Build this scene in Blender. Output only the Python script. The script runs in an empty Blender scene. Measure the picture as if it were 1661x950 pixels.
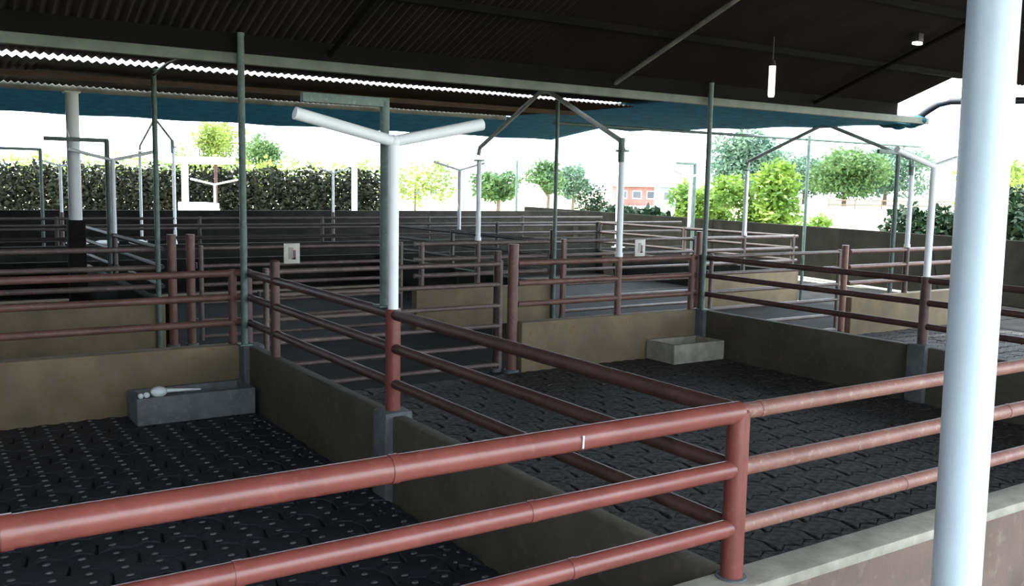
import bpy, bmesh, math, random
from mathutils import Vector, Matrix
random.seed(11)
S = bpy.context.scene
COL = S.collection
# ------------------------------------------------------------------ camera
F_PX, YAW, PIT, ROL, CAM_H = 1512.4, math.radians(33.28), math.radians(6.53), math.radians(1.095), 1.75
fw = Vector((math.sin(YAW)*math.cos(PIT), math.cos(YAW)*math.cos(PIT), -math.sin(PIT)))
rt = Vector((math.cos(YAW), -math.sin(YAW), 0))
up = rt.cross(fw)
r2 = math.cos(ROL)*rt + math.sin(ROL)*up
u2 = -math.sin(ROL)*rt + math.cos(ROL)*up
cd = bpy.data.cameras.new('camera'); cam = bpy.data.objects.new('camera', cd); COL.objects.link(cam)
cd.sensor_fit = 'HORIZONTAL'; cd.sensor_width = 36.0; cd.lens = F_PX/1661*36.0
cd.clip_start = .05; cd.clip_end = 1000
M = Matrix.Identity(4)
for i in range(3):
    M[i][0], M[i][1], M[i][2] = r2[i], u2[i], -fw[i]
M[2][3] = CAM_H
cam.matrix_world = M
S.camera = cam
# ------------------------------------------------------------------ sky, sun, exposure
W = bpy.data.worlds.new('sky'); S.world = W; W.use_nodes = True
bg = W.node_tree.nodes['Background']
bg.inputs[0].default_value = (.76, .89, 1.0, 1); bg.inputs[1].default_value = 4.6
sd = bpy.data.lights.new('sun', 'SUN'); sd.energy = 8; sd.angle = .01; sd.color = (1, .95, .84)
sun = bpy.data.objects.new('sun', sd); COL.objects.link(sun)
sun.rotation_euler = Vector((-.42, .22, .88)).to_track_quat('Z', 'Y').to_euler()
S.view_settings.view_transform = 'Standard'; S.view_settings.look = 'None'
S.view_settings.gamma = 1; S.view_settings.use_curve_mapping = False
S.view_settings.exposure = 0.75

# ------------------------------------------------------------------ materials
MATS = {}
def mat(name, c1, c2=None, rough=.6, scale=8, bump=0, bscale=40, metal=0, c3=None, spread=(.35, .65), coat=0, emit=0, trans=0, spec=.5):
    m = bpy.data.materials.new(name); m.use_nodes = True; MATS[name] = m
    nt = m.node_tree; n = nt.nodes; l = nt.links
    b = n['Principled BSDF']
    b.inputs['Roughness'].default_value = rough; b.inputs['Metallic'].default_value = metal
    b.inputs['Coat Weight'].default_value = coat; b.inputs['Specular IOR Level'].default_value = spec
    tc = n.new('ShaderNodeTexCoord')
    c2 = c2 or tuple(x*.7 for x in c1)
    nz = n.new('ShaderNodeTexNoise'); nz.inputs['Scale'].default_value = scale; nz.inputs['Detail'].default_value = 6
    l.new(tc.outputs['Object'], nz.inputs['Vector'])
    r = n.new('ShaderNodeValToRGB')
    r.color_ramp.elements[0].position = spread[0]; r.color_ramp.elements[0].color = (*c2, 1)
    r.color_ramp.elements[1].position = spread[1]; r.color_ramp.elements[1].color = (*c1, 1)
    l.new(nz.outputs['Fac'], r.inputs['Fac'])
    out = r.outputs['Color']
    if c3:
        n2 = n.new('ShaderNodeTexNoise'); n2.inputs['Scale'].default_value = scale*4.5; n2.inputs['Detail'].default_value = 8
        l.new(tc.outputs['Object'], n2.inputs['Vector'])
        r3 = n.new('ShaderNodeValToRGB'); r3.color_ramp.elements[0].position = .56; r3.color_ramp.elements[1].position = .72
        l.new(n2.outputs['Fac'], r3.inputs['Fac'])
        mx = n.new('ShaderNodeMix'); mx.data_type = 'RGBA'
        l.new(r3.outputs['Color'], mx.inputs['Factor']); l.new(out, mx.inputs['A']); mx.inputs['B'].default_value = (*c3, 1)
        out = mx.outputs['Result']
    l.new(out, b.inputs['Base Color'])
    if bump:
        nb = n.new('ShaderNodeTexNoise'); nb.inputs['Scale'].default_value = bscale; nb.inputs['Detail'].default_value = 5
        l.new(tc.outputs['Object'], nb.inputs['Vector'])
        bp = n.new('ShaderNodeBump'); bp.inputs['Strength'].default_value = bump; bp.inputs['Distance'].default_value = .01
        l.new(nb.outputs['Fac'], bp.inputs['Height']); l.new(bp.outputs['Normal'], b.inputs['Normal'])
    if emit:
        b.inputs['Emission Color'].default_value = (1, 1, 1, 1); b.inputs['Emission Strength'].default_value = emit
    if trans:
        t = n.new('ShaderNodeBsdfTranslucent'); l.new(out, t.inputs['Color'])
        ms = n.new('ShaderNodeMixShader'); ms.inputs[0].default_value = trans
        l.new(b.outputs[0], ms.inputs[1]); l.new(t.outputs[0], ms.inputs[2])
        l.new(ms.outputs[0], n['Material Output'].inputs['Surface'])
    return m
mat('red', (0.2042, 0.054, 0.04275), (0.1634, 0.04096, 0.0323), .36, 7, .06, 60, c3=(0.2206, 0.06982, 0.0551), coat=.1)
mat('red_worn', (0.2464, 0.1155, 0.088), (0.1936, 0.077, 0.0605), .5, 12, .1, 70, c3=(0.2904, 0.187, 0.1375))
mat('brown_red', (0.0935, 0.0408, 0.0357), (0.06375, 0.0255, 0.0221), .5, 8, .1, 60, c3=(0.119, 0.06375, 0.05525))
mat('dull_rail', (0.1323, 0.0897, 0.0782), (0.08625, 0.0575, 0.04945), .5, 6, .1, 50, c3=(0.1725, 0.1323, 0.115))
mat('green', (0.1013, 0.1485, 0.1215), (0.06075, 0.0945, 0.0783), .5, 10, .1, 60, c3=(0.1485, 0.2025, 0.1688))
mat('olive', (0.144, 0.156, 0.12), (0.096, 0.1056, 0.0816), .6, 5, .1, 40)
mat('white', (.86, .87, .88), (.80, .82, .84), .42, 6, .04, 40)
mat('column_white', (0.5544, 0.6438, 0.711), (0.5082, 0.5994, 0.6715), .38, 5, .05, 60, c3=(0.528, 0.6068, 0.6636))
mat('black_pipe', (.02, .022, .03), (.012, .013, .02), .45)
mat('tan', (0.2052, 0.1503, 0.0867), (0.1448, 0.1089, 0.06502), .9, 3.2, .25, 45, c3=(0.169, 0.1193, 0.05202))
mat('cement', (0.1187, 0.1211, 0.1247), (0.07719, 0.08075, 0.08906), .9, 7, .3, 60, c3=(0.1544, 0.1568, 0.1544))
mat('front_wall', (0.1552, 0.1078, 0.0819), (0.115, 0.0792, 0.0609), .9, 4, .2, 60, c3=(0.184, 0.1342, 0.105))
mat('trough_grey', (.165, .17, .168), (.11, .115, .118), .9, 7, .3, 60, c3=(.2, .2, .19))
mat('cap', (0.351, 0.3187, 0.2587), (0.234, 0.21, 0.1725), .9, 9, .3, 50)
mat('brown_red_lit', (.17, .078, .058), (.115, .048, .037), .5, 8, .1, 60, c3=(.2, .105, .075))  # brighter brown_red for fences facing the light, lit look put into the colour
mat('tan_shaded', (0.08925, 0.0735, 0.0522), (0.0609, 0.05096, 0.0378), .9, 3.2, .25, 45, c3=(0.105, 0.08624, 0.063))  # darker copy of tan, shade on the divider walls put into the colour
mat('pale_steel', (.42, .42, .38), (.3, .3, .27), .5, 6)
mat('dull_dark', (.06, .046, .042), (.04, .03, .027), .6, 6, .1, 50, spec=.3)
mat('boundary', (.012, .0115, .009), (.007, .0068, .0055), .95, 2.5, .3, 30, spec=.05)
mat('paver', (0.02592, 0.02736, 0.036), (0.0144, 0.01512, 0.02088), .6, 6, .35, 90, c3=(0.0396, 0.0396, 0.04464), spec=.35)
mat('paver_b', (.062, .054, .05), (.012, .012, .013), .8, 22, .6, 60, c3=(.085, .072, .064), spec=.2, spread=(.4, .58))
mat('stud', (0.1235, 0.1216, 0.1235), (0.076, 0.076, 0.0779), .45, 9, .2, 90)  # much paler than the paver, highlights on the studs put into the colour
mat('bed', (.012, .012, .014), (.008, .008, .01), .9, 10, .2)
mat('alley', (0.02016, 0.0192, 0.01824), (0.01152, 0.01104, 0.01056), .95, 4, .3, 40, spec=.08)
mat('ground', (.50, .46, .33), (.40, .40, .24), .95, .25, .1, 3, c3=(.55, .5, .4))
mat('yard', (.3, .285, .26), (.22, .21, .19), .95, 1.5, .2, 20)
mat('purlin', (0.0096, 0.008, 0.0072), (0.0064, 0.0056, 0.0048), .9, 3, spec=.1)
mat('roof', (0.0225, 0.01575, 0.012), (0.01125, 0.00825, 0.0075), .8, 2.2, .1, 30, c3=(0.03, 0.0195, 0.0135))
mat('rust', (0.125, 0.0775, 0.0525), (0.075, 0.0475, 0.035), .8, 3, .1, 30)
mat('rafter', (0.247, 0.234, 0.2015), (0.13, 0.1235, 0.104), .6, 5)
mat('net', (.03, .17, .21), (.02, .11, .15), .85, 6, .1, 90, trans=.35)
mat('water', (.02, .024, .03), (.015, .018, .02), .08)
mat('plastic', (.82, .86, .86), (.7, .76, .78), .3)
mat('sign', (.62, .58, .50), (.52, .47, .42), .6, 12)
mat('sign_mark', (.20, .09, .13), (.14, .07, .09), .6)
mat('sign_patch', (.36, .33, .27), (.30, .27, .22), .6, 14)
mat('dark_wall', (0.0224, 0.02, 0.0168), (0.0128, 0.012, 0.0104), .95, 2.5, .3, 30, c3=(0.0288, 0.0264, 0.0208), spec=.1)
mat('bark', (.16, .12, .085), (.10, .07, .05), .9, 12, .4, 30)
mat('leaf_bright', (.22, .32, .04), (.06, .15, .02), .5, 1.6, trans=.4, spread=(.3, .7))
mat('leaf_mid', (.12, .21, .06), (.045, .1, .035), .55, .5, trans=.35, spread=(.3, .7))
mat('leaf_dark', (0.016, 0.044, 0.0144), (0.0072, 0.02, 0.008), .6, 1.2, trans=.1, spec=.3)
mat('leaf_hedge', (0.0154, 0.0182, 0.0091), (0.007, 0.0091, 0.0056), .8, .7, trans=.03, c3=(0.035, 0.0315, 0.0154), spec=.2)
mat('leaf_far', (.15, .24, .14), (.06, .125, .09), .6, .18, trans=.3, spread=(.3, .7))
mat('leaf_yellow', (.28, .33, .07), (.13, .2, .035), .55, .4, trans=.4)
mat('house_pink', (0.279, 0.135, 0.1215), (0.225, 0.099, 0.09), .8, 1)
mat('house_grey', (0.26, 0.29, 0.34), (0.21, 0.24, 0.29), .7, 1)
mat('house_wall', (.7, .66, .6), (.6, .56, .5), .8, 1)
mat('window_dark', (.1, .11, .13), (.07, .08, .1), .2, 1)
mat('lamp', (.9, .92, .93), (.88, .9, .9), .3, 5, emit=1.2)
mat('cord', (.03, .03, .03), (.02, .02, .02), .6)

# ------------------------------------------------------------------ mesh helpers
OFF = {}
class MB:
    def __init__(s): s.v = []; s.f = []; s.mi = []
    def add(s, vs, fs, m=0):
        k = len(s.v); s.v += [tuple(q) for q in vs]; s.f += [tuple(i+k for i in f) for f in fs]; s.mi += [m]*len(fs); return s
    def pipe(s, p0, p1, r, n=14, r1=None, m=0): return s.tube([p0, p1], [r, r1 if r1 is not None else r], n, m)
    def tube(s, pts, r, n=12, m=0):
        pts = [Vector(p) for p in pts]
        rs = r if isinstance(r, (list, tuple)) else [r]*len(pts)
        vs = []; ref = None
        for i, p in enumerate(pts):
            d = (pts[min(i+1, len(pts)-1)] - pts[max(i-1, 0)]).normalized()
            if ref is None: ref = Vector((0, 0, 1)) if abs(d.z) < .9 else Vector((1, 0, 0))
            a = d.cross(ref).normalized(); b = a.cross(d).normalized(); ref = b
            for j in range(n):
                t = 2*math.pi*j/n; vs.append(p + rs[i]*(math.cos(t)*a + math.sin(t)*b))
        fs = []
        for i in range(len(pts)-1):
            for j in range(n):
                fs.append((i*n+j, i*n+(j+1) % n, (i+1)*n+(j+1) % n, (i+1)*n+j))
        fs.append(tuple(range(n))[::-1]); fs.append(tuple((len(pts)-1)*n+j for j in range(n)))
        return s.add(vs, [f[::-1] for f in fs], m)
    def box(s, a, b, ch=0, m=0):
        x0, y0, z0 = (min(a[i], b[i]) for i in range(3)); x1, y1, z1 = (max(a[i], b[i]) for i in range(3))
        if ch <= 0:
            v = [(x0,y0,z0),(x1,y0,z0),(x1,y1,z0),(x0,y1,z0),(x0,y0,z1),(x1,y0,z1),(x1,y1,z1),(x0,y1,z1)]
            return s.add(v, [(3,2,1,0),(4,5,6,7),(0,1,5,4),(1,2,6,5),(2,3,7,6),(3,0,4,7)], m)
        bm = bmesh.new(); bmesh.ops.create_cube(bm, size=1)
        for v in bm.verts: v.co = Vector(((x0+x1)/2+v.co.x*(x1-x0), (y0+y1)/2+v.co.y*(y1-y0), (z0+z1)/2+v.co.z*(z1-z0)))
        bmesh.ops.bevel(bm, geom=bm.edges[:], offset=ch, segments=2, affect='EDGES', profile=.6)
        bm.verts.index_update()
        s.add([v.co.copy() for v in bm.verts], [[v.index for v in f.verts] for f in bm.faces], m); bm.free(); return s
    def sphere(s, c, r, n=12, sc=(1,1,1), m=0):
        bm = bmesh.new(); bmesh.ops.create_uvsphere(bm, u_segments=n, v_segments=max(6, n//2+2), radius=r); bm.verts.index_update()
        s.add([(c[0]+v.co.x*sc[0], c[1]+v.co.y*sc[1], c[2]+v.co.z*sc[2]) for v in bm.verts], [[v.index for v in f.verts] for f in bm.faces], m); bm.free(); return s
    def mesh(s, name, mats, off=(0,0,0), smooth=True):
        me = bpy.data.meshes.new(name)
        me.from_pydata([(v[0]-off[0], v[1]-off[1], v[2]-off[2]) for v in s.v], [], s.f)
        for q in (mats if isinstance(mats, (list, tuple)) else [mats]): me.materials.append(MATS[q])
        me.polygons.foreach_set('material_index', s.mi)
        if smooth:
            me.polygons.foreach_set('use_smooth', [True]*len(me.polygons)); me.set_sharp_from_angle(angle=math.radians(38))
        me.update(); return me
    def build(s, name, mats, parent=None, smooth=True, at=None):
        off = OFF.get(parent.name, (0,0,0)) if parent else (at or (0,0,0))
        o = bpy.data.objects.new(name, s.mesh(name, mats, off, smooth)); COL.objects.link(o)
        if parent: o.parent = parent
        else: o.location = off
        OFF[o.name] = off
        return o
def tag(o, label, cat, group=None, kind=None):
    o['label'] = label; o['category'] = cat
    if group: o['group'] = group
    if kind: o['kind'] = kind
    return o
def thing(name, loc, label, cat, group=None, kind=None):
    o = bpy.data.objects.new(name, None); COL.objects.link(o); o.location = loc; o.empty_display_size = .1
    OFF[o.name] = tuple(loc)
    return tag(o, label, cat, group, kind)

Z1, Z2, Z3, ZW = 1.03, .84, .64, .47
X0, X1, X2, X3 = -2.66, 2.27, 7.2, 12.13          # pen divider lines
Y0, Y1, Y2, Y3, Y4, Y5 = 2.09, 7.3, 10.1, 15.3, 18.1, 23.3   # fence lines across
T = .065                                          # half thickness of the low walls

# ------------------------------------------------------------------ ground and floors
g = MB(); g.add([(-150,-80,-.06),(260,-80,-.06),(260,330,-.06),(-150,330,-.06)], [(0,1,2,3)])
tag(g.build('ground', 'ground', smooth=False), 'pale sunlit dry field stretching beyond the pens', 'ground', kind='structure')
g = MB(); g.box((-14, -7, -.3), (16, 1.95, -.03))
tag(g.build('floor', 'yard', smooth=False), 'bare concrete yard on the near side of the front fence', 'floor', kind='structure')
g = MB(); g.box((-14, 7.2, -.3), (15, 24.5, -.014))
tag(g.build('floor', 'alley', smooth=False), 'dark earthen floor of the alley and far pens', 'floor', kind='structure')

g = MB(); g.box((X3-T, 2.1, -.3), (14.6, 7.2, -.02))  # dark slab added to cover brightly lit ground here
tag(g.build('floor', 'alley', smooth=False), 'dark slab added to darken the ground beyond the last divider', 'floor', kind='structure')
PL, PW = .30, .2034
def paver_mesh(name, studs, m):
    a, b, gp, ch = .022, .016, .006, .007
    def tri(t): t = t % 1.0; return 1-4*abs(t-.5)
    nx, ny = 4, 2
    out = []
    for i in range(nx): x = -PL/2+PL*i/nx; out.append((x, -PW/2 + a*tri(2*i/nx)))
    for j in range(ny): y = -PW/2+PW*j/ny; out.append((PL/2 + b*tri(j/ny+.5)*(-1), y + a*tri(0) if j == 0 else y))
    for i in range(nx): x = PL/2-PL*i/nx; out.append((x, PW/2 + a*tri(2*(nx-i)/nx)))
    for j in range(ny): y = PW/2-PW*j/ny; out.append((-PL/2 + b*tri(1-j/ny+.5)*(-1), y + a*tri(0) if j == 0 else y))
    k = len(out)
    def ring(ins, z): return [(x*(1-ins/(PL/2)), y*(1-ins/(PW/2)), z) for x, y in out]
    mb = MB()
    vs = ring(gp/2, -.03) + ring(gp/2, -ch) + ring(gp/2+ch, 0)
    fs = [(r*k+i, r*k+(i+1) % k, (r+1)*k+(i+1) % k, (r+1)*k+i) for r in range(2) for i in range(k)] + [tuple(range(2*k, 3*k))]
    mb.add(vs, fs)
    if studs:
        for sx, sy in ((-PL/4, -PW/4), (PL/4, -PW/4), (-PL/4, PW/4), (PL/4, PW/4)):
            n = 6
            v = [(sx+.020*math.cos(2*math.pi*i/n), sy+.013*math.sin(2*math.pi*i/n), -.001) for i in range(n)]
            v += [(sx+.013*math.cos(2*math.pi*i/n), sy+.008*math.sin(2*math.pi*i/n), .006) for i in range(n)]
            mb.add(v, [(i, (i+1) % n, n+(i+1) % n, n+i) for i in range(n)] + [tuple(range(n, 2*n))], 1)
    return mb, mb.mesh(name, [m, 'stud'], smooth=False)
def in_view_rank(x, y):
    d = Vector((x, y, -CAM_H)); w = d.dot(fw)
    if w < .3: return 1e6+w
    px, py = 830+F_PX*d.dot(r2)/w, 475-F_PX*d.dot(u2)/w
    if not (-60 < px < 1720 and 400 < py < 1010): return 1e5+w
    return w
def paved_floor(label, xa, xb, ya, yb, studs, m):
    bed = MB(); bed.box((xa, ya, -.3), (xb, yb, -.016))
    fl = tag(bed.build('floor', 'bed', smooth=False), label, 'floor', kind='structure')
    mb, me = paver_mesh('paver', studs, m)
    spots = []
    ny = int((yb-ya)/PW+.01); nx = int((xb-xa)/PL+.01)
    for j in range(ny):
        y = ya+PW*(j+.5)
        if j % 2:
            spots += [(xa+PL*(i+1), y, 1) for i in range(nx-1)] + [(xa+PL/4, y, .5), (xb-PL/4, y, .5)]
        else: spots += [(xa+PL*(i+.5), y, 1) for i in range(nx)]
    spots.sort(key=lambda q: in_view_rank(*q[:2]))
    rest = MB()
    for n, (x, y, sx) in enumerate(spots):
        dz = random.uniform(-.0025, .0025); rz = random.uniform(-.01, .01)
        if n < 298:
            o = bpy.data.objects.new('paver', me); COL.objects.link(o); o.parent = fl
            o.location = (x, y, dz); o.rotation_euler = (random.uniform(-.012, .012), random.uniform(-.012, .012), rz); o.scale = (sx, 1, 1)
        else:
            k = len(rest.v); rest.v += [(vx*sx+x, vy+y, vz+dz) for vx, vy, vz in mb.v]
            rest.f += [tuple(i+k for i in f) for f in mb.f]; rest.mi += mb.mi
    if rest.v:
        o = rest.build('paver_field', [m, 'stud'], fl, smooth=False); o['kind'] = 'stuff'
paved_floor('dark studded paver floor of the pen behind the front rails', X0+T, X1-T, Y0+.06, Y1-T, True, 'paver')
paved_floor('dark zigzag paver floor of the pen with the pale trough', X1+T, X2-T, Y0+.06, Y1-T, False, 'paver_b')
paved_floor('dark paver floor of the pen past the second divider', X2+T, X3-T, Y0+.06, Y1-T, False, 'paver_b')

# ------------------------------------------------------------------ low walls
def low_wall(name, label, a, b, m='tan', h=ZW, pil=(), cap=None, t=T):
    mb = MB()
    if abs(a[0]-b[0]) < 1e-6: mb.box((a[0]-t, a[1], -.05), (a[0]+t, b[1], h), .012)
    else: mb.box((a[0], a[1]-t, -.05), (b[0], a[1]+t, h), .012)
    o = tag(mb.build(name, m), label, 'wall', kind='structure')
    for (px, py, s, z) in pil:
        MB().box((px-s, py-s, -.04), (px+s, py+s, z), .015).build('pilaster', 'cement', o)
    if cap:
        MB().box((a[0], a[1]-t-.02, h-.03), (b[0], a[1]+t+.005, h+.012), .012).build('wall_cap', 'cap', o)
    return o
low_wall('wall_front', 'low front wall with pale worn capping under the red rails', (X0, Y0-.01), (X3, Y0-.01), 'front_wall', .455, cap=True, t=.06)
low_wall('wall_divider', 'low dividing wall running back from the front corner post', (X1, Y0+.06), (X1, Y1-T), 'tan_shaded', t=.04, pil=((X1, 4.66, .085, .49), (X1, Y1-.1, .085, .475)))
low_wall('wall_divider', 'low dividing wall running back beyond the pale trough', (X2, Y0+.06), (X2, Y1-T), 'tan_shaded', t=.04, pil=((X2, 4.62, .085, .49), (X2, Y1-.1, .085, .475)))
low_wall('wall_back', 'low tan back wall behind the trough holding a white float', (X0, Y1), (X1+T, Y1))
low_wall('wall_back', 'low tan back wall behind the empty pale trough', (4.87, Y1), (X2+T, Y1))
low_wall('wall_back', 'low tan back wall past the second divider', (9.75, Y1), (X3+T, Y1))
low_wall('wall_alley', 'low brown wall across the alley left of the double gate posts', (X0, Y2), (X1, Y2))
low_wall('wall_alley', 'low tan wall across the alley seen through the slatted gate', (5.2, Y2), (X2, Y2))
low_wall('wall_alley', 'low tan wall across the alley beyond the second pen', (10.05, Y2), (X3, Y2))
for x, w_ in ((X1, 'under the rails left of centre'), (X2, 'in the middle of the far pens'), (X3, 'at the right end of the far pens')):
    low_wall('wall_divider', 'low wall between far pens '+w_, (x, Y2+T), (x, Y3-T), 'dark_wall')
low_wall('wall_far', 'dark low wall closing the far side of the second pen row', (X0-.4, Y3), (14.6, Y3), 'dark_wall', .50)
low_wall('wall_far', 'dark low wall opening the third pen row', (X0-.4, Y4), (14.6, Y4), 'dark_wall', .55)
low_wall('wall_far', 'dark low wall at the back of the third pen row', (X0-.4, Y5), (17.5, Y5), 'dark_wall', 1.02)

# right boundary wall, slightly turned
b0, b1 = Vector((14.7, 7.2, 0)), Vector((18.6, 27.5, 0)); dr = (b1-b0).normalized(); nn = Vector((dr.y, -dr.x, 0))*.09
mb = MB(); mb.add([tuple(q) for q in (b0-nn, b1-nn, b1+nn, b0+nn)] + [tuple(q+Vector((0,0,1.04))) for q in (b0-nn, b1-nn, b1+nn, b0+nn)],
    [(0,1,2,3), (7,6,5,4), (4,5,1,0), (5,6,2,1), (6,7,3,2), (7,4,0,3)])
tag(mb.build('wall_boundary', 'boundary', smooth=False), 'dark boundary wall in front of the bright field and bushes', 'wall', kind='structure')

mb = MB(); mb.box((X0-.62, -7.0, -.06), (X0-.42, 24.5, 2.9))  # unseen wall, added to keep light from the left off the pens
tag(mb.build('wall_left_blocker', 'dark_wall', smooth=False), 'unseen dark side wall added at the left end to block light', 'wall', kind='structure')
# ------------------------------------------------------------------ roofs
def sheet_mesh(w, length, amp=.014, n=13):
    mb = MB(); c = n*4
    vs = []
    for j in range(2):
        for i in range(c+1): vs.append((w*i/c, length*j, amp*math.sin(2*math.pi*i/4)))
    mb.add(vs, [(i, i+1, c+2+i, c+1+i) for i in range(c)]); return mb
def roof(label, xa, xb, ya, za, yb, zb, m, sheet=1.0, purlins=(), rafters=(), pm='purlin', name='ceiling'):
    L = math.hypot(yb-ya, zb-za); ang = math.atan2(zb-za, yb-ya)
    root = thing(name, ((xa+xb)/2, (ya+yb)/2, (za+zb)/2), label, 'roof', kind='structure'); off = OFF[root.name]
    me = sheet_mesh(sheet*1.02, L).mesh('roof_sheet', m)
    n = int(round((xb-xa)/sheet))
    for i in range(n):
        o = bpy.data.objects.new('roof_sheet', me); COL.objects.link(o); o.parent = root
        o.location = (xa+i*sheet-off[0], ya-off[1], za-off[2] + .003*(i % 2)); o.rotation_euler = (ang, 0, 0)
    def zz(y): return za+(zb-za)*(y-ya)/(yb-ya)
    for y in purlins:
        z = zz(y); MB().box((xa, y-.03, z-.075), (xb, y+.03, z-.016)).build('purlin', pm, root)
    for x in rafters:
        MB().pipe((x, ya, za-.10), (x, yb, zb-.10), .022, 8).build('rafter', 'rafter' if abs(x-5.9) < .1 else 'purlin', root)
    return root
SL = .36; ZE = 2.84
RY = 3.4; RZ = ZE+SL*(Y1-RY)
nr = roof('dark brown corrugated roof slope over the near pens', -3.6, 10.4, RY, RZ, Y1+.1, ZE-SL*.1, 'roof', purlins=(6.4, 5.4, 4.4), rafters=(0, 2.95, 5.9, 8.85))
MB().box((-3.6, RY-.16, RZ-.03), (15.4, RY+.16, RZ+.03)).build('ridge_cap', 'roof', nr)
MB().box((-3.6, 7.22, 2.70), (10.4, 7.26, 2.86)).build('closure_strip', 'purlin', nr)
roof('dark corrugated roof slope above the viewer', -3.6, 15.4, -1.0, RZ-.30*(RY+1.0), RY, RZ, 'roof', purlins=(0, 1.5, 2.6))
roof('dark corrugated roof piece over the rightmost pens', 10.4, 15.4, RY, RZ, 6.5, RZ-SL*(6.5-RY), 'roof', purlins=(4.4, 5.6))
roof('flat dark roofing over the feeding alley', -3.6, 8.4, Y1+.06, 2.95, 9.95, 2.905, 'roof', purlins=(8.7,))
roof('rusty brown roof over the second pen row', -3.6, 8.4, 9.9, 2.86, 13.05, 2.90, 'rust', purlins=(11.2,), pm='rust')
roof('hidden roof added to shade the third pen row', -3.6, 11.4, 15.7, 3.0, 24.0, 3.62, 'roof', purlins=(17.5, 20, 22))  # out of sight, added so the far pens fall in shade
# eave beam and purlin pipes
b = MB(); b.box((-3.6, 7.205, 2.635), (11.05, 7.275, 2.715), .008)
tag(b.build('eave_beam', 'olive', at=(0, 7.24, 2.665)), 'long olive-grey eave beam crossing under the near roof edge', 'beam')
b = MB(); b.box((-3.2, 13.06, 2.825), (8.4, 13.12, 2.925), .006)
tag(b.build('eave_beam', 'rafter', at=(0, 13, 2.8)), 'pale thin beam under the rusty roof beyond the alley', 'beam')
b = MB(); b.pipe((7.2, Y2-.054, 2.58), (15.2, Y2-.054, 2.58), .022, 10)
tag(b.build('cross_pipe', 'green', at=(11, Y2, 2.58)), 'thin dark horizontal pipe below the teal net at the alley', 'pipe')
# shade nets
def net(label, fn, us, vs, at):
    mb = MB(); n = len(vs)
    P = [fn(u, v) for u in us for v in vs]
    mb.add(P, [(i*n+j, i*n+j+1, (i+1)*n+j+1, (i+1)*n+j) for i in range(len(us)-1) for j in range(n-1)])
    o = mb.build('shade_net', 'net', at=at)
    sm = o.modifiers.new('thickness', 'SOLIDIFY'); sm.thickness = .006
    return tag(o, label, 'shade net')
lin = lambda a, b, n: [a+(b-a)*i/n for i in range(n+1)]
net('blue-green shade net sagging at the far edge of the rusty roof',
    lambda x, y: (x, y, 2.885 - .20*((y-13.13)/2.17)**1.2 - .018*math.sin(x*2.1)**2*((y-13.13)/2.17)), lin(-3.05, 10.9, 70), lin(13.13, 15.3, 10), (0, 14, 2.7))
net('teal shade net stretched out at the open right end of the roofs',
    lambda x, y: (x, y, 2.90 - (.26 - .14*(y-7.4)/5.6)*((x-8.3)/2.7)**.8 - .02*math.sin(y*2.3)**2*max(0, (x-8.4)/2.6)), lin(8.3, 11.0, 16), lin(7.42, 13.02, 40), (9.7, 10, 2.7))
mb = MB()
for i in range(5):
    mb.sphere((10.95+.05*math.sin(i*2.1), 7.5+.12*i-.2, 2.66+.02*math.cos(i*1.7)), .10, 10, (.9, 1.2, .7))
tag(mb.build('net_bundle', 'net', at=(10.95, 7.5, 2.6)), 'gathered blue bundle of netting at the beam end', 'netting')
mb = MB(); mb.tube([(10.98, 7.42, 2.70), (10.98, 7.3, 2.73), (10.93, 7.15, 2.80), (10.94, 7.02, 2.87), (11.0, 6.9, 2.90), (11.2, 6.63, 2.90), (12.4, 4.9, 2.90)], .042, 12)
tag(mb.build('downpipe', 'black_pipe', at=(11, 7, 2.7)), 'black bent drain pipe reaching right behind the big white column', 'pipe')

# ------------------------------------------------------------------ columns
def column(label, x, y, r, z0, z1, m, tilt=0, group=None):
    t = thing('roof_column', (x, y, z0), label, 'column', group)
    MB().pipe((x, y, z0), (x+tilt, y, z1), r, 32).build('shaft', m, t)
    MB().box((x-r*1.35, y-r*1.35, z0-.0), (x+r*1.35, y+r*1.35, z0+.02), .004).build('base_plate', m, t)
    MB().box((x+tilt-r*1.2, y-r*1.2, z1), (x+tilt+r*1.2, y+r*1.2, z1+.02), .004).build('cap_plate', m, t)
    return t
column('thick white round column close to the viewer', 2.606, 1.5, .0685, -.03, RZ-.30*(RY-1.5)-.10, 'column_white', -.065)
cl = column('thick cream column far back at the left', 1.86, 12.95, .078, -.014, 2.80, 'white', 0)
MB().box((1.76, 12.85, 0), (1.96, 13.05, 1.22), .01).build('plinth', 'dark_wall', cl)
column('cream column far back behind the middle gable frame', 12.72, Y3+.01, .075, .50, 2.72, 'white', 0)

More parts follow.
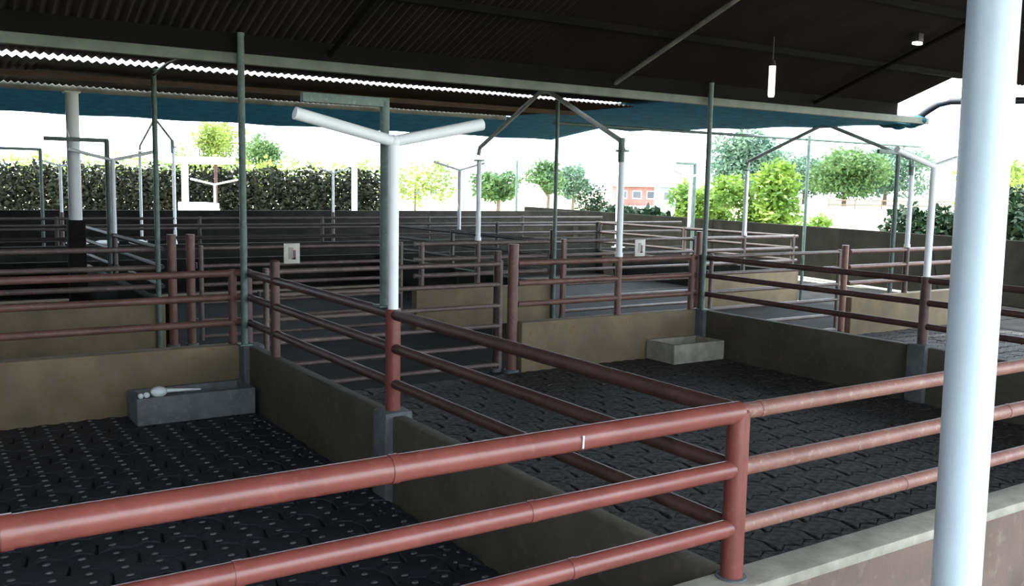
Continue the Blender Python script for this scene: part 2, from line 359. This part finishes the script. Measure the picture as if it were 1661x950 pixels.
# ------------------------------------------------------------------ fences
def ring(c, axis, r, w=.012):
    a = [Vector(c), Vector(c)]; d = Vector((1,0,0)) if axis == 'x' else Vector((0,1,0))
    return MB().pipe(a[0]-d*w, a[1]+d*w, r, 14)
def rail(root, axis, fix, a, b, z, r, m, joints=()):
    p = (lambda s: (s, fix, z)) if axis == 'x' else (lambda s: (fix, s, z))
    o = MB().pipe(p(a), p(b), r, 16).build('rail', m, root)
    for j in joints: ring(p(j), axis, r*1.07).build('weld_ring', m, o)
    return o
def post(root, x, y, z0, z1, r, m='red', cap=True):
    mb = MB(); mb.pipe((x, y, z0), (x, y, z1), r, 18)
    if cap: mb.sphere((x, y, z1), r*.99, 14, (1, 1, .45))
    return mb.build('post', m, root)
def fence(label, axis, fix, a, b, posts, m, rr=(.028, .028, .028), zs=(Z1, Z2, Z3), zb=ZW, pr=.034, ptop=Z1+.02, pm=None, group='red pipe fences'):
    base = (a, fix, zb) if axis == 'x' else (fix, a, zb)
    t = thing('pipe_fence', base, label, 'fence', group)
    for z, r in zip(zs, rr): rail(t, axis, fix, a, b, z, r, m)
    for p in posts:
        x, y = (p, fix) if axis == 'x' else (fix, p)
        post(t, x, y, zb-.005, ptop, pr, pm or m)
    return t
# front fence, thick rails left of the corner post, slimmer ones to the right
ft = thing('pipe_fence', (X1, Y0, .455), 'glossy red three-rail pipe fence crossing the foreground', 'fence', 'red pipe fences')
for z, r, js in ((Z1, .036, (1.02, .15)), (Z2, .030, (.62, 1.45)), (Z3, .030, (1.6,))): rail(ft, 'x', Y0, X0, X1, z, r, 'red', js)
for z, r, js in ((Z1, .027, (X1+.10,)), (Z2, .029, (3.9,)), (Z3, .027, (3.2,))): rail(ft, 'x', Y0, X1, X3, z, r, 'red_worn', js)
post(ft, X1, Y0, .46, Z1, .0375, 'red'); post(ft, X2, Y0, .46, Z1, .0375, 'red_worn'); post(ft, X0, Y0, .46, Z1, .0375, 'red')
MB().pipe((X1, Y0, .46), (X1, Y0, .472), .052, 16).build('base_collar', 'cement', ft)
MB().pipe((1.60, Y0-.037, Z1-.02), (1.60, Y0-.039, Z1+.018), .003, 6).build('nail', 'plastic', ft)
# dividers of the first row
dv = fence('dark red divider fence running back from the front corner', 'y', X1, Y0+.03, Y1-.03, (Y1-.04,), 'brown_red', (.030, .028, .028))
post(dv, X1, 4.66, .485, Z1+.03, .042, 'red', cap=False); post(dv, X1, 6.62, ZW-.005, 1.17, .035, 'brown_red')
dv = fence('dark red divider fence beyond the pale trough', 'y', X2, Y0+.03, Y1-.03, (Y1-.04,), 'brown_red', (.027, .027, .027))
post(dv, X2, 4.62, .485, Z1+.03, .042, 'brown_red', cap=False)
# back fences
fence('red-brown back fence above the float trough', 'x', Y1, X0, X1-.04, (X1-.11, -.2), 'brown_red_lit', pr=.032)
bf = fence('red-brown back fence behind the pale trough', 'x', Y1, 4.855, X2-.04, (X2-.10,), 'brown_red_lit', pr=.034)
post(bf, 6.08, Y1, ZW-.005, Z1+.03, .036, 'brown_red_lit', cap=False)
bf = fence('red-brown back fence past the second divider', 'x', Y1, 9.75, X3, (X3-.1,), 'brown_red_lit', pr=.034)
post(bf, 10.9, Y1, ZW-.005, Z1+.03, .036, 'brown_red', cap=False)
fence('dull fence across the alley left of the double posts', 'x', Y2, X0, X1-.03, (-.2,), 'dull_rail', pr=.032, group='fences across the alley')
bf = fence('dull fence across the alley above the tan wall', 'x', Y2, 5.2, X2-.03, (5.3,), 'dull_rail', pr=.034, group='fences across the alley')
post(bf, 6.1, Y2, ZW-.005, Z1+.03, .034, 'dull_rail', cap=False)
bf = fence('dull fence across the alley near the right end', 'x', Y2, 10.05, X3, (X3-.1,), 'dull_rail', pr=.034, group='fences across the alley')
post(bf, 10.9, Y2, ZW-.005, Z1+.03, .034, 'dull_rail', cap=False)
for x, lab in ((X1, 'dull divider fence of the far pens, at the left'), (X2, 'dull divider fence of the far pens, in the middle'), (X3, 'dull divider fence of the far pens, at the right')):
    f_ = fence(lab, 'y', x, Y2+.04, Y3-.04, (Y3-.1,), 'dull_dark', (.025,)*3, group='far divider fences')
    post(f_, x, 12.7, ZW-.005, Z1+.03, .034, 'dull_rail', cap=False)
fence('faint fence closing the far side of the second row', 'x', Y3, X0, 14.5, [X0+.03+2.46*i for i in range(0, 7)], 'dull_dark', (.025,)*3, zb=.5, group='far cross fences')
fence('faint fence at the near side of the third row', 'x', Y4, X0, 14.5, [X0+.03+2.46*i for i in range(0, 7)], 'dull_dark', (.025,)*3, zb=.55, group='far cross fences')

# ------------------------------------------------------------------ gates and gate posts
GZ = (1.03, .84, .64, .45, .26, .08)
def gate(label, xa, xb, y, m, r=.021):
    t = thing('slatted_gate', (xa, y, .03), label, 'gate', 'pipe gates of the pens')
    for z in GZ: MB().pipe((xa, y, z), (xb, y, z), r, 12).build('bar', m, t)
    for x in (xa, xb): MB().pipe((x, y, .04), (x, y, 1.06), .024, 12).build('stile', m, t)
    for z in (.25, .85): MB().pipe((xa-.055, y, z-.03), (xa-.055, y, z+.03), .014, 8).build('hinge', 'black_pipe', t)
    return t
gate('six-bar pipe gate closing the gap between the two near pens', 2.43, 4.66, Y1, 'dull_rail')
gate('six-bar pipe gate past the second divider', 7.39, 9.55, Y1, 'dull_rail')
gate('six-bar pipe gate across the alley carrying the left plate', 2.66, 5.02, Y2, 'dull_rail')
gate('six-bar pipe gate across the alley carrying the right plate', 7.47, 9.85, Y2, 'dull_rail')
def gpost(label, x, y, z1, m='brown_red_lit', r=.045, grp='floor-standing gate posts'):
    t = thing('gate_post', (x, y, -.014), label, 'post', grp)
    mb = MB(); mb.pipe((x, y, -.014), (x, y, z1), r, 18); mb.build('shaft', m, t)
    MB().pipe((x, y, -.014), (x, y, .02), r*1.5, 16).build('base_collar', 'cement', t)
    MB().pipe((x, y, z1), (x, y, z1+.012), r*1.04, 18).build('cap', m, t)
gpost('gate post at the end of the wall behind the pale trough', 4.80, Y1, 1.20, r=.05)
gpost('slimmer gate post beside the wall-end post at the slatted gate', 4.70, Y1+.12, 1.13, 'brown_red', .035)
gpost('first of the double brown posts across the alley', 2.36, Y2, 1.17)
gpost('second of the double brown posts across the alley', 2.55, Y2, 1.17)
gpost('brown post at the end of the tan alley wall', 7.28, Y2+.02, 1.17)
gpost('brown post just right of the tan alley wall', 7.40, Y2-.05, 1.05, r=.03)
gpost('red post at the right end of the second gate', 9.66, Y1, 1.10, 'red_worn', .04)
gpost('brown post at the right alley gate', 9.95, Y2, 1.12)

# ------------------------------------------------------------------ white poles
def ypole(label, x, y, z0=Z1+.03, stub=0, z1=1.98, rise=.12, span=.56, r=.029, ra=.034, grp='white poles with spreading arms'):
    t = thing('support_pole', (x, y, z0), label, 'pole', grp)
    MB().pipe((x, y, z0), (x, y, z1+.01), r, 18).build('shaft', 'white', t)
    for s in (-1, 1): MB().pipe((x, y, z1), (x+s*span, y, z1+rise), ra*.92, 16, ra).build('arm', 'white', t)
    MB().sphere((x, y, z1), ra*1.06, 12).build('joint', 'white', t)
    if stub: MB().pipe((x, y, z0-.01), (x, y, stub), r*1.25, 14).build('stub', 'dull_rail', t)
ypole('tall white pole with two spreading arms on the near divider fence', X1, 4.66)
ypole('white pole with spreading arms on the second divider fence', X2, 4.62, ra=.026, span=.52)
ypole('white pole with arms on the far divider fence at the left', X1, 12.7, ra=.022, span=.5)
ypole('white pole with arms on the far divider fence in the middle', X2+.12, 12.7, ra=.02, span=.45)
ypole('white pole with arms on the far divider fence at the right', X3+.1, 12.7, ra=.02, span=.45)
ypole('small distant white pole with arms at the far left', 2.72, 20.7, z0=-.014, stub=1.06, ra=.02, span=.4)
ypole('small distant white pole with arms left of the tall pole', 8.6, 20.9, z0=-.014, stub=1.06, ra=.02, span=.4)
ypole('slim distant pole with a shallow fork near the hedge', 8.5, 30.5, z0=-.06, z1=1.62, r=.035, ra=.03, span=.75, rise=.17)
def spole(label, x, y, z0, z1, r=.032, m='white', grp='plain white poles'):
    t = thing('support_pole', (x, y, z0), label, 'pole', grp)
    MB().pipe((x, y, z0), (x, y, z1), r, 16).build('shaft', m, t)
    MB().pipe((x, y, z0), (x, y, z0+.04), r*1.25, 16).build('foot_sleeve', m, t)
    MB().box((x-.05, y-.05, z1-.008), (x+.05, y+.05, z1+.012), .003).build('head_plate', 'green', t)
ZT = Z1+.03
spole('white pole carrying the near leg of the middle gable frame', 6.08, Y1, ZT, 2.12)
spole('white pole carrying the far leg of the middle gable frame', 6.1, Y2, ZT, 2.06)
spole('white pole carrying the near leg of the right gable frame', 10.9, Y1, ZT, 2.10)
spole('white pole carrying the far leg of the right gable frame', 10.9, Y2, ZT, 2.06)
spole('faint pole under the near leg of the distant small gable', 4.3, 18.1, .55, 2.35, .03)
spole('faint pole under the far leg of the distant small gable', 4.3, 21.0, -.014, 2.32, .03)
spole('short thick white pole beyond the pens near the hedge end', 13.3, 30.4, -.06, 2.5, .10)
def truss(label, x, ya, yb, zb, za, r=.026, m='pale_steel'):
    ym = (ya+yb)/2
    t = thing('gable_frame', (x, ym, zb), label, 'frame', 'gable frames over the alley')
    MB().tube([(x, ya, zb), (x, ya+.03, zb+.09), (x, ym, za)], r, 12).build('sloping_leg', m, t)
    MB().tube([(x, yb, zb), (x, yb-.03, zb+.09), (x, ym, za)], r, 12).build('sloping_leg', m, t)
    MB().box((x-.012, ym-.07, za-.06), (x+.012, ym+.07, za+.025), .003).build('ridge_plate', m, t)
    MB().pipe((x-.02, ya, zb-.12), (x-.02, ya, zb+.12), r*1.3, 12).build('clamp', 'green', t)
truss('pale gable frame spanning the alley in the middle', 6.09, Y1, Y2, 2.13, 2.84)
truss('gable frame spanning the alley under the teal net', 10.9, Y1, Y2, 2.11, 2.70)
truss('small faint gable frame far back at the left', 4.3, 18.1, 21.0, 2.36, 2.95, .022)

# ------------------------------------------------------------------ green posts
def gpole(label, x, y, z0, z1, r=.026, arm=None):
    t = thing('steel_post', (x, y, z0), label, 'post', 'green steel posts')
    MB().pipe((x, y, z0), (x, y, z1), r, 14).build('shaft', 'green', t)
    MB().box((x-.05, y-.05, z0), (x+.05, y+.05, z0+.012), .003).build('base_plate', 'green', t)
    if arm:
        MB().box((x-arm, y-.02, z1-.03), (x+.02, y+.02, z1+.02), .004).build('arm', 'green', t)
    else:
        MB().pipe((x, y, z1), (x, y, z1+.02), r*1.1, 14).build('cap', 'green', t)
gpole('tall grey-green post rising from the corner behind the float trough', X1-.06, Y1-.135, .475, 2.84)
gpole('tall grey-green post rising from the corner behind the pale trough', X2-.06, Y1-.135, .475, 2.84)
gpole('tall dark post across the alley by the double posts', 2.2, Y2-.09, -.014, 2.84)
gpole('tall dark post across the alley under the middle gable', X2+.02, Y2-.10, -.014, 2.84)
gpole('tall dark post across the alley under the right gable', X3+.04, Y2-.10, -.014, 2.62)
gpole('dark green post with short arm beside the tall white pole', X1, 4.775, Z1+.028, 2.20, .026, .48)
gpole('dark post with short arm beside the left far pole', X1-.04, 12.82, ZW, 2.23, .03, .72)
gpole('dark post with short arm beside the right far pole', 13.2, 13.6, -.014, 2.26, .035, .5)
gpole('dark post with short arm behind the second divider pole', 10.78, Y1+.13, -.014, 2.28, .03, .42)
gpole('dark post with short arm at the far left edge', 2.2, 19.2, -.014, 2.26, .03, .8)
gpole('thin dark post in front of the bright bushes', 16.2, 16.2, -.06, 2.9, .03)
gpole('thin dark post in front of the small trees', 17.5, 26.5, -.06, 2.6, .045)
tb = MB(); tb.tube([(X1-.06, Y1-.1, 2.80), (X1-.04, Y1+.03, 2.85), (2.24, 8.3, 2.875), (2.21, 9.4, 2.86), (2.2, Y2-.1, 2.80)], .018, 10)
tag(tb.build('tie_rod', 'black_pipe', at=(2.24, 8.7, 2.8)), 'dark bent tie rod joining two tall posts over the alley', 'rod')

# ------------------------------------------------------------------ troughs
def trough(label, xa, xb, ya, yb, h, m, water):
    t = thing('trough', ((xa+xb)/2, (ya+yb)/2, 0), label, 'trough', 'concrete troughs in the pens')
    w = .045
    MB().box((xa, ya, 0), (xb, ya+w, h), .012).build('front_slab', m, t)
    MB().box((xa, yb-w, 0), (xb, yb, h), .012).build('back_slab', m, t)
    MB().box((xa, ya+w-.008, 0), (xa+w, yb-w+.008, h-.004), .012).build('end_slab', m, t)
    MB().box((xb-w, ya+w-.008, 0), (xb, yb-w+.008, h-.004), .012).build('end_slab', m, t)
    MB().box((xa+w-.01, ya+w-.01, 0), (xb-w+.01, yb-w+.01, .05)).build('bottom', m, t)
    if water: MB().box((xa+w-.004, ya+w-.004, .05), (xb-w+.004, yb-w+.004, .09)).build('water', 'water', t)
trough('grey concrete trough with a white float on its corner', 1.34, X1-T-.012, 6.86, Y1-T-.012, .20, 'trough_grey', True)
trough('pale grey concrete trough in the corner of the second pen', 6.42, X2-T-.012, 6.80, Y1-T-.012, .20, 'cap', False)
fv = thing('float_valve', (1.45, 6.95, .2), 'white plastic float with rod lying on the trough corner', 'float')
MB().sphere((1.50, 6.900, .232), .052, 16, (1.15, 1, .75)).build('float_body', 'plastic', fv)
MB().pipe((1.53, 6.895, .237), (1.80, 6.915, .216), .016, 10, .006).build('rod', 'plastic', fv)
MB().sphere((1.41, 6.870, .222), .022, 10).sphere((1.368, 6.860, .22), .02, 10).build('fitting', 'plastic', fv)

# ------------------------------------------------------------------ plates on the alley gates
def plate(label, x, y, z, w, h):
    t = thing('sign_plate', (x, y, z-h/2), label, 'sign', 'plates on the alley gates')
    MB().box((x-w/2, y-.008, z-h/2), (x+w/2, y, z+h/2), .002).build('board', 'sign', t)
    MB().box((x-w*.22, y-.0095, z-h*.28), (x+w*.10, y-.0078, z+h*.30)).build('patch', 'sign_patch', t)
    mk = MB(); mk.box((x+w*.08, y-.011, z-h*.30), (x+w*.24, y-.0094, z+h*.16)); mk.box((x+w*.0, y-.011, z-h*.30), (x+w*.24, y-.0094, z-h*.22)); mk.build('mark', 'sign_mark', t)
plate('small pale plate with a mauve mark on the left alley gate', 3.65, Y2-.024, .955, .185, .225)
plate('small pale plate with a faint mark on the right alley gate', 8.77, Y2-.024, .915, .19, .235)

# ------------------------------------------------------------------ lamps under the near roof
def lamp(label, x, y, z0, z1, r, zr):
    t = thing('hanging_lamp', (x, y, z0), label, 'lamp')
    mb = MB(); mb.tube([(x, y, z0), (x, y, z0+.02), (x, y, z1)], [r*.8, r, r], 14); mb.build('tube', 'lamp', t)
    MB().pipe((x, y, z1), (x, y, z1+.05), r*1.15, 14, r*.7).build('socket', 'cord', t)
    MB().pipe((x, y, z1+.05), (x, y, zr), .006, 6).build('cord', 'cord', t)
lamp('white tube lamp hanging under the near roof', 7.0, 6.23, 2.64, 2.93, .031, 3.20)
t = thing('bulkhead_lamp', (8.6, 5.8, 3.2), 'tiny white lamp fixed high under the near roof', 'lamp')
MB().box((8.54, 5.76, 3.23), (8.64, 5.82, 3.26), .01).build('diffuser', 'lamp', t)
MB().box((8.55, 5.75, 3.26), (8.63, 5.83, 3.34), .006).build('housing', 'cord', t)

for k, (x, lab) in enumerate(((2.62, 'white shape standing for a sun patch, left of three'), (3.08, 'white shape standing for a sun patch, middle of three'), (3.62, 'white shape standing for a sun patch, right of three'))):  # white shapes added on the far wall in place of a sunlit patch
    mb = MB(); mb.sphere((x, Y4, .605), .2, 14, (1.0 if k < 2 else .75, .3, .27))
    t = thing('sun_patch_shape', (x, Y4, .55), lab, 'sun patch', 'white shapes standing for the sun patch'); mb.build('patch_body', 'white', t)
    MB().pipe((x+.17*(1 if k < 2 else .7), Y4, .605), (x+.22*(1 if k < 2 else .8), Y4, .612), .012, 8, .03).build('patch_tip', 'white', t)
# ------------------------------------------------------------------ far shelter and houses
t = thing('open_shelter', (8.4, 32.5, -.06), 'small white open shelter in front of the left hedge', 'shelter')
MB().box((7.75, 31.6, 2.30), (9.5, 33.4, 2.52), .02).build('roof_slab', 'white', t)
for x in (7.88, 9.3): MB().pipe((x, 33.2, -.06), (x, 33.2, 2.3), .06, 12).build('post', 'brown_red', t)
MB().pipe((7.9, 31.8, -.06), (7.9, 31.8, 2.3), .11, 16).build('post', 'white', t)
MB().box((7.95, 31.4, -.06), (8.9, 33.0, 1.0), .02).build('plinth', 'white', t)
def house(label, x, y, w, d, h, rh, wall, rf, rz):
    t = thing('house', (x, y, -.06), label, 'house', 'distant houses')
    t.rotation_euler[2] = rz; OFF[t.name] = (0, 0, 0)
    MB().box((-w/2, -d/2, 0), (w/2, d/2, h)).build('wall', wall, t)
    o = .4
    rm = MB(); rm.add([(-w/2-o, -d/2-o, h), (w/2+o, -d/2-o, h), (w/2+o, d/2+o, h), (-w/2-o, d/2+o, h), (-w/2-o, 0, h+rh), (w/2+o, 0, h+rh)],
        [(0,1,5,4), (2,3,4,5), (1,2,5), (3,0,4), (3,2,1,0)]); rm.build('roof', rf, t, smooth=False)
    for k in range(3):
        xx = -w/2+w*(k+.5)/3
        wd = MB().box((xx-.5, -d/2-.05, h*.35), (xx+.5, -d/2+.02, h*.8)).build('window', 'house_wall', t)
        MB().box((xx-.42, -d/2-.07, h*.4), (xx+.42, -d/2-.04, h*.75)).build('pane', 'window_dark', wd)
def fpt(px, d):
    v = fw + r2*((px-830.5)/F_PX); v *= d; return v.x, v.y
house('distant pink house with a pink roof behind the middle poles', *fpt(1024, 104), 4.6, 5, 2.0, 1.2, 'house_pink', 'house_pink', math.radians(-35))
house('distant pale blue-grey shed next to the pink house', *fpt(1098, 92), 4.6, 5, 2.0, 1.9, 'house_grey', 'house_grey', math.radians(-35))
house('distant dark-roofed grey house right of the tall pole', *fpt(676, 120), 5.6, 5, 1.7, 1.4, 'house_wall', 'house_grey', math.radians(-25))
t = thing('field_fence', (34, 26, 0), 'low rail fence at the far edge of the bright field', 'fence')
for z in (.5, 1.0): MB().pipe((84, 66, z-.06), (104, 54, z-.06), .08, 6).build('rail', 'bark', t)
for i in range(9): MB().pipe((84+2.5*i, 66-1.5*i, -.06), (84+2.5*i, 66-1.5*i, 1.1), .08, 6).build('post', 'bark', t)

# ------------------------------------------------------------------ plants
def leaves(blobs, n, size, flat=.0, asp=.5, down=0):
    mb = MB(); tot = sum(b[3]*b[4]*b[5] for b in blobs)
    vs = mb.v; fs = mb.f
    for (cx, cy, cz, rx, ry, rz) in blobs:
        for _ in range(int(n*rx*ry*rz/tot)+1):
            d = Vector((random.gauss(0,1), random.gauss(0,1), random.gauss(0,1))).normalized()*(random.random()**.33)
            p = Vector((cx+d.x*rx, cy+d.y*ry, cz+d.z*rz))
            a = Vector((random.gauss(0,1), random.gauss(0,1), random.gauss(0,.7)-down)).normalized()
            c_ = a.cross(Vector((random.gauss(0,1), random.gauss(0,1), random.gauss(0,1)))).normalized()
            s = size*random.uniform(.6, 1.3); k = len(vs)
            vs += [tuple(p), tuple(p+a*s*.5+c_*s*asp*.5), tuple(p+a*s), tuple(p+a*s*.5-c_*s*asp*.5)]
            fs.append((k, k+1, k+2, k+3)); mb.mi.append(0)
    return mb
def plant(name, label, cat, x, y, z0, blobs, n, size, m, trunk, group, asp=.5, stems=None):
    t = thing(name, (x, y, z0), label, cat, group)
    B = [(x+b[0], y+b[1], z0+b[2], b[3], b[4], b[5]) for b in blobs]
    leaves(B, n, size, asp=asp).build('foliage', m, t, smooth=False)
    if trunk:
        r, h = trunk
        mb = MB(); mb.tube([(x, y, z0), (x+.03*h, y, z0+h*.55), (x-.02*h, y+.02*h, z0+h)], [r, r*.75, r*.4], 8)
        for b in B[:4]: mb.tube([(x+.03*h, y, z0+h*.55), ((x+b[0])/2, (y+b[1])/2, (z0+h*.6+b[2])/2), b[:3]], [r*.5, r*.35, r*.15], 6)
        mb.build('trunk', 'bark', t)
    return t
def blob(n, rx, ry, zc, rz, s=.45):
    out = []
    for _ in range(n):
        a = random.uniform(0, 2*math.pi); q = math.sqrt(random.random())*.75; zz = random.uniform(-.7, .7)
        k = s*random.uniform(.75, 1.2); sh = math.sqrt(max(.1, 1-zz*zz))
        out.append((rx*q*sh*math.cos(a), ry*q*sh*math.sin(a), zc+rz*zz, rx*k, ry*k, rz*k))
    return out
G = 'bushes beyond the boundary wall'
plant('leafy_bush', 'bright green bush beyond the boundary wall, left of the thin post', 'bush', 19.0, 19.1, -.06, blob(10, .9, .9, 1.3, .95), 4000, .17, 'leaf_bright', (.06, 1.3), G)
plant('leafy_bush', 'large bright green bush beyond the boundary wall, right of the thin post', 'bush', 18.95, 17.2, -.06, blob(12, 1.1, 1.1, 1.4, 1.05), 6000, .17, 'leaf_bright', (.07, 1.4), G)
plant('leafy_bush', 'small yellow-green bush at the bright field corner', 'bush', 18.6, 15.0, -.06, blob(7, .6, .6, .8, .5), 1000, .15, 'leaf_bright', (.05, .9), G)
plant('broadleaf_plant', 'low dark broad-leaved plants before the pink house', 'bush', 19.3, 22.0, -.06, blob(10, 1.2, 1.3, .72, .45), 1100, .28, 'leaf_dark', (.05, .8), G, .6)
plant('broadleaf_plant', 'low dark leafy plant behind the right post of the middle frame', 'bush', 20.2, 24.4, -.06, blob(7, .8, .9, .75, .42), 700, .26, 'leaf_dark', (.05, .8), G, .6)
plant('conifer_shrub', 'small dark rounded conifer shrub left of the pink house', 'shrub', 25.3, 32.6, -.06, blob(8, .75, .75, 1.05, 1.0), 1500, .16, 'leaf_dark', (.06, 1.0), G)
G = 'hedge blocks at the right'
plant('hedge_block', 'dark clipped hedge behind the second divider pole', 'hedge', 17.9, 11.2, -.06, [(i*.5-.6, -i*.35+.4, .8, .55, .55, .8) for i in range(4)], 9000, .15, 'leaf_dark', (.05, .8), G)
plant('hedge_block', 'dark hedge right of the big white column', 'hedge', 17.2, 8.6, -.06, [(i*.5-.6, -i*.4+.5, 1.0, .6, .6, 1.0) for i in range(4)], 9000, .15, 'leaf_dark', (.05, .8), G)
G = 'trees beyond the field'
plant('leafy_tree', 'yellow-green tree showing above the right hedge', 'tree', 31.2, 17.9, -.06, blob(10, 1.8, 1.8, 1.9, 1.0), 2600, .24, 'leaf_yellow', (.09, 1.8), G)
plant('leafy_tree', 'yellow-green tree right of the big white column', 'tree', 27.5, 13.9, -.06, blob(10, 2.2, 2.2, 1.9, 1.1), 2600, .24, 'leaf_yellow', (.09, 1.8), G)
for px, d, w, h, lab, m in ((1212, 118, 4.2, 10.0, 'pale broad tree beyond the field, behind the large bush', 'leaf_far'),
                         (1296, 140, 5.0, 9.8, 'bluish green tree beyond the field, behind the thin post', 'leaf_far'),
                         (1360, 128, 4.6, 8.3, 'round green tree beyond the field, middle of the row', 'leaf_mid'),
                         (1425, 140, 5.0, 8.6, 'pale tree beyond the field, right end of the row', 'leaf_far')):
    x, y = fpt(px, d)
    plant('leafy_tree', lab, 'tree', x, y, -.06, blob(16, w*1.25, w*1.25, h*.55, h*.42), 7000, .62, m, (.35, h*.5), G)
for px, d, w, h, lab, m in ((805, 52, 1.5, 3.0, 'small bright round tree behind the middle gable frame', 'leaf_mid'),
                         (885, 60, 1.5, 3.4, 'airy small tree right of the bright round tree', 'leaf_mid'),
                         (925, 66, 1.3, 3.4, 'blue-green small tree left of the conifer shrub', 'leaf_far'),
                         (330, 70, 2.0, 6.2, 'sunlit yellow-green tree above the left hedge', 'leaf_yellow'),
                         (372, 74, 2.2, 6.4, 'tall yellow-green tree left of the tall corner post', 'leaf_yellow'),
                         (425, 70, 1.5, 5.2, 'thin tree right of the tall corner post above the hedge', 'leaf_mid')):
    x, y = fpt(px, d)
    plant('leafy_tree', lab, 'tree', x, y, -.06, blob(12, w, w, h*.66, h*.32), 2400, .30, m, (.13, h*.6), 'small trees behind the pens')
# long dark hedge at the left, in blocks, with a sunlit strip of shrubs behind it
B = []
for i in range(24):
    x, y = 2.6+.52*i, 39.1-.325*i
    B.append((x-8.6, y-35.3, 1.2+.06*math.sin(i*2.7), .62, .62, 1.14))
h = plant('hedge', 'long dark hedge behind the pens at the left', 'hedge', 8.6, 35.3, -.06, B, 26000, .2, 'leaf_hedge', None, None)
for b in B[::2]:
    MB().tube([(8.6+b[0], 35.3+b[1], -.06), (8.65+b[0], 35.3+b[1], 1.3), (8.6+b[0], 35.35+b[1], 1.9)], [.07, .06, .03], 7).build('stem', 'bark', h)
B = [(k*.95-8, -k*.56+4.7, 1.9+.1*math.sin(k*1.9), .75, .7, .95) for k in range(18)]
h = plant('shrub_row', 'sunlit yellow-green shrub row showing above the dark hedge', 'shrub', 12.1, 41.7, -.06, B, 8000, .22, 'leaf_yellow', None, None)
for b in B[::2]:
    MB().pipe((12.1+b[0], 41.7+b[1], -.06), (12.1+b[0], 41.7+b[1], 1.8), .06, 7, .03).build('stem', 'bark', h)
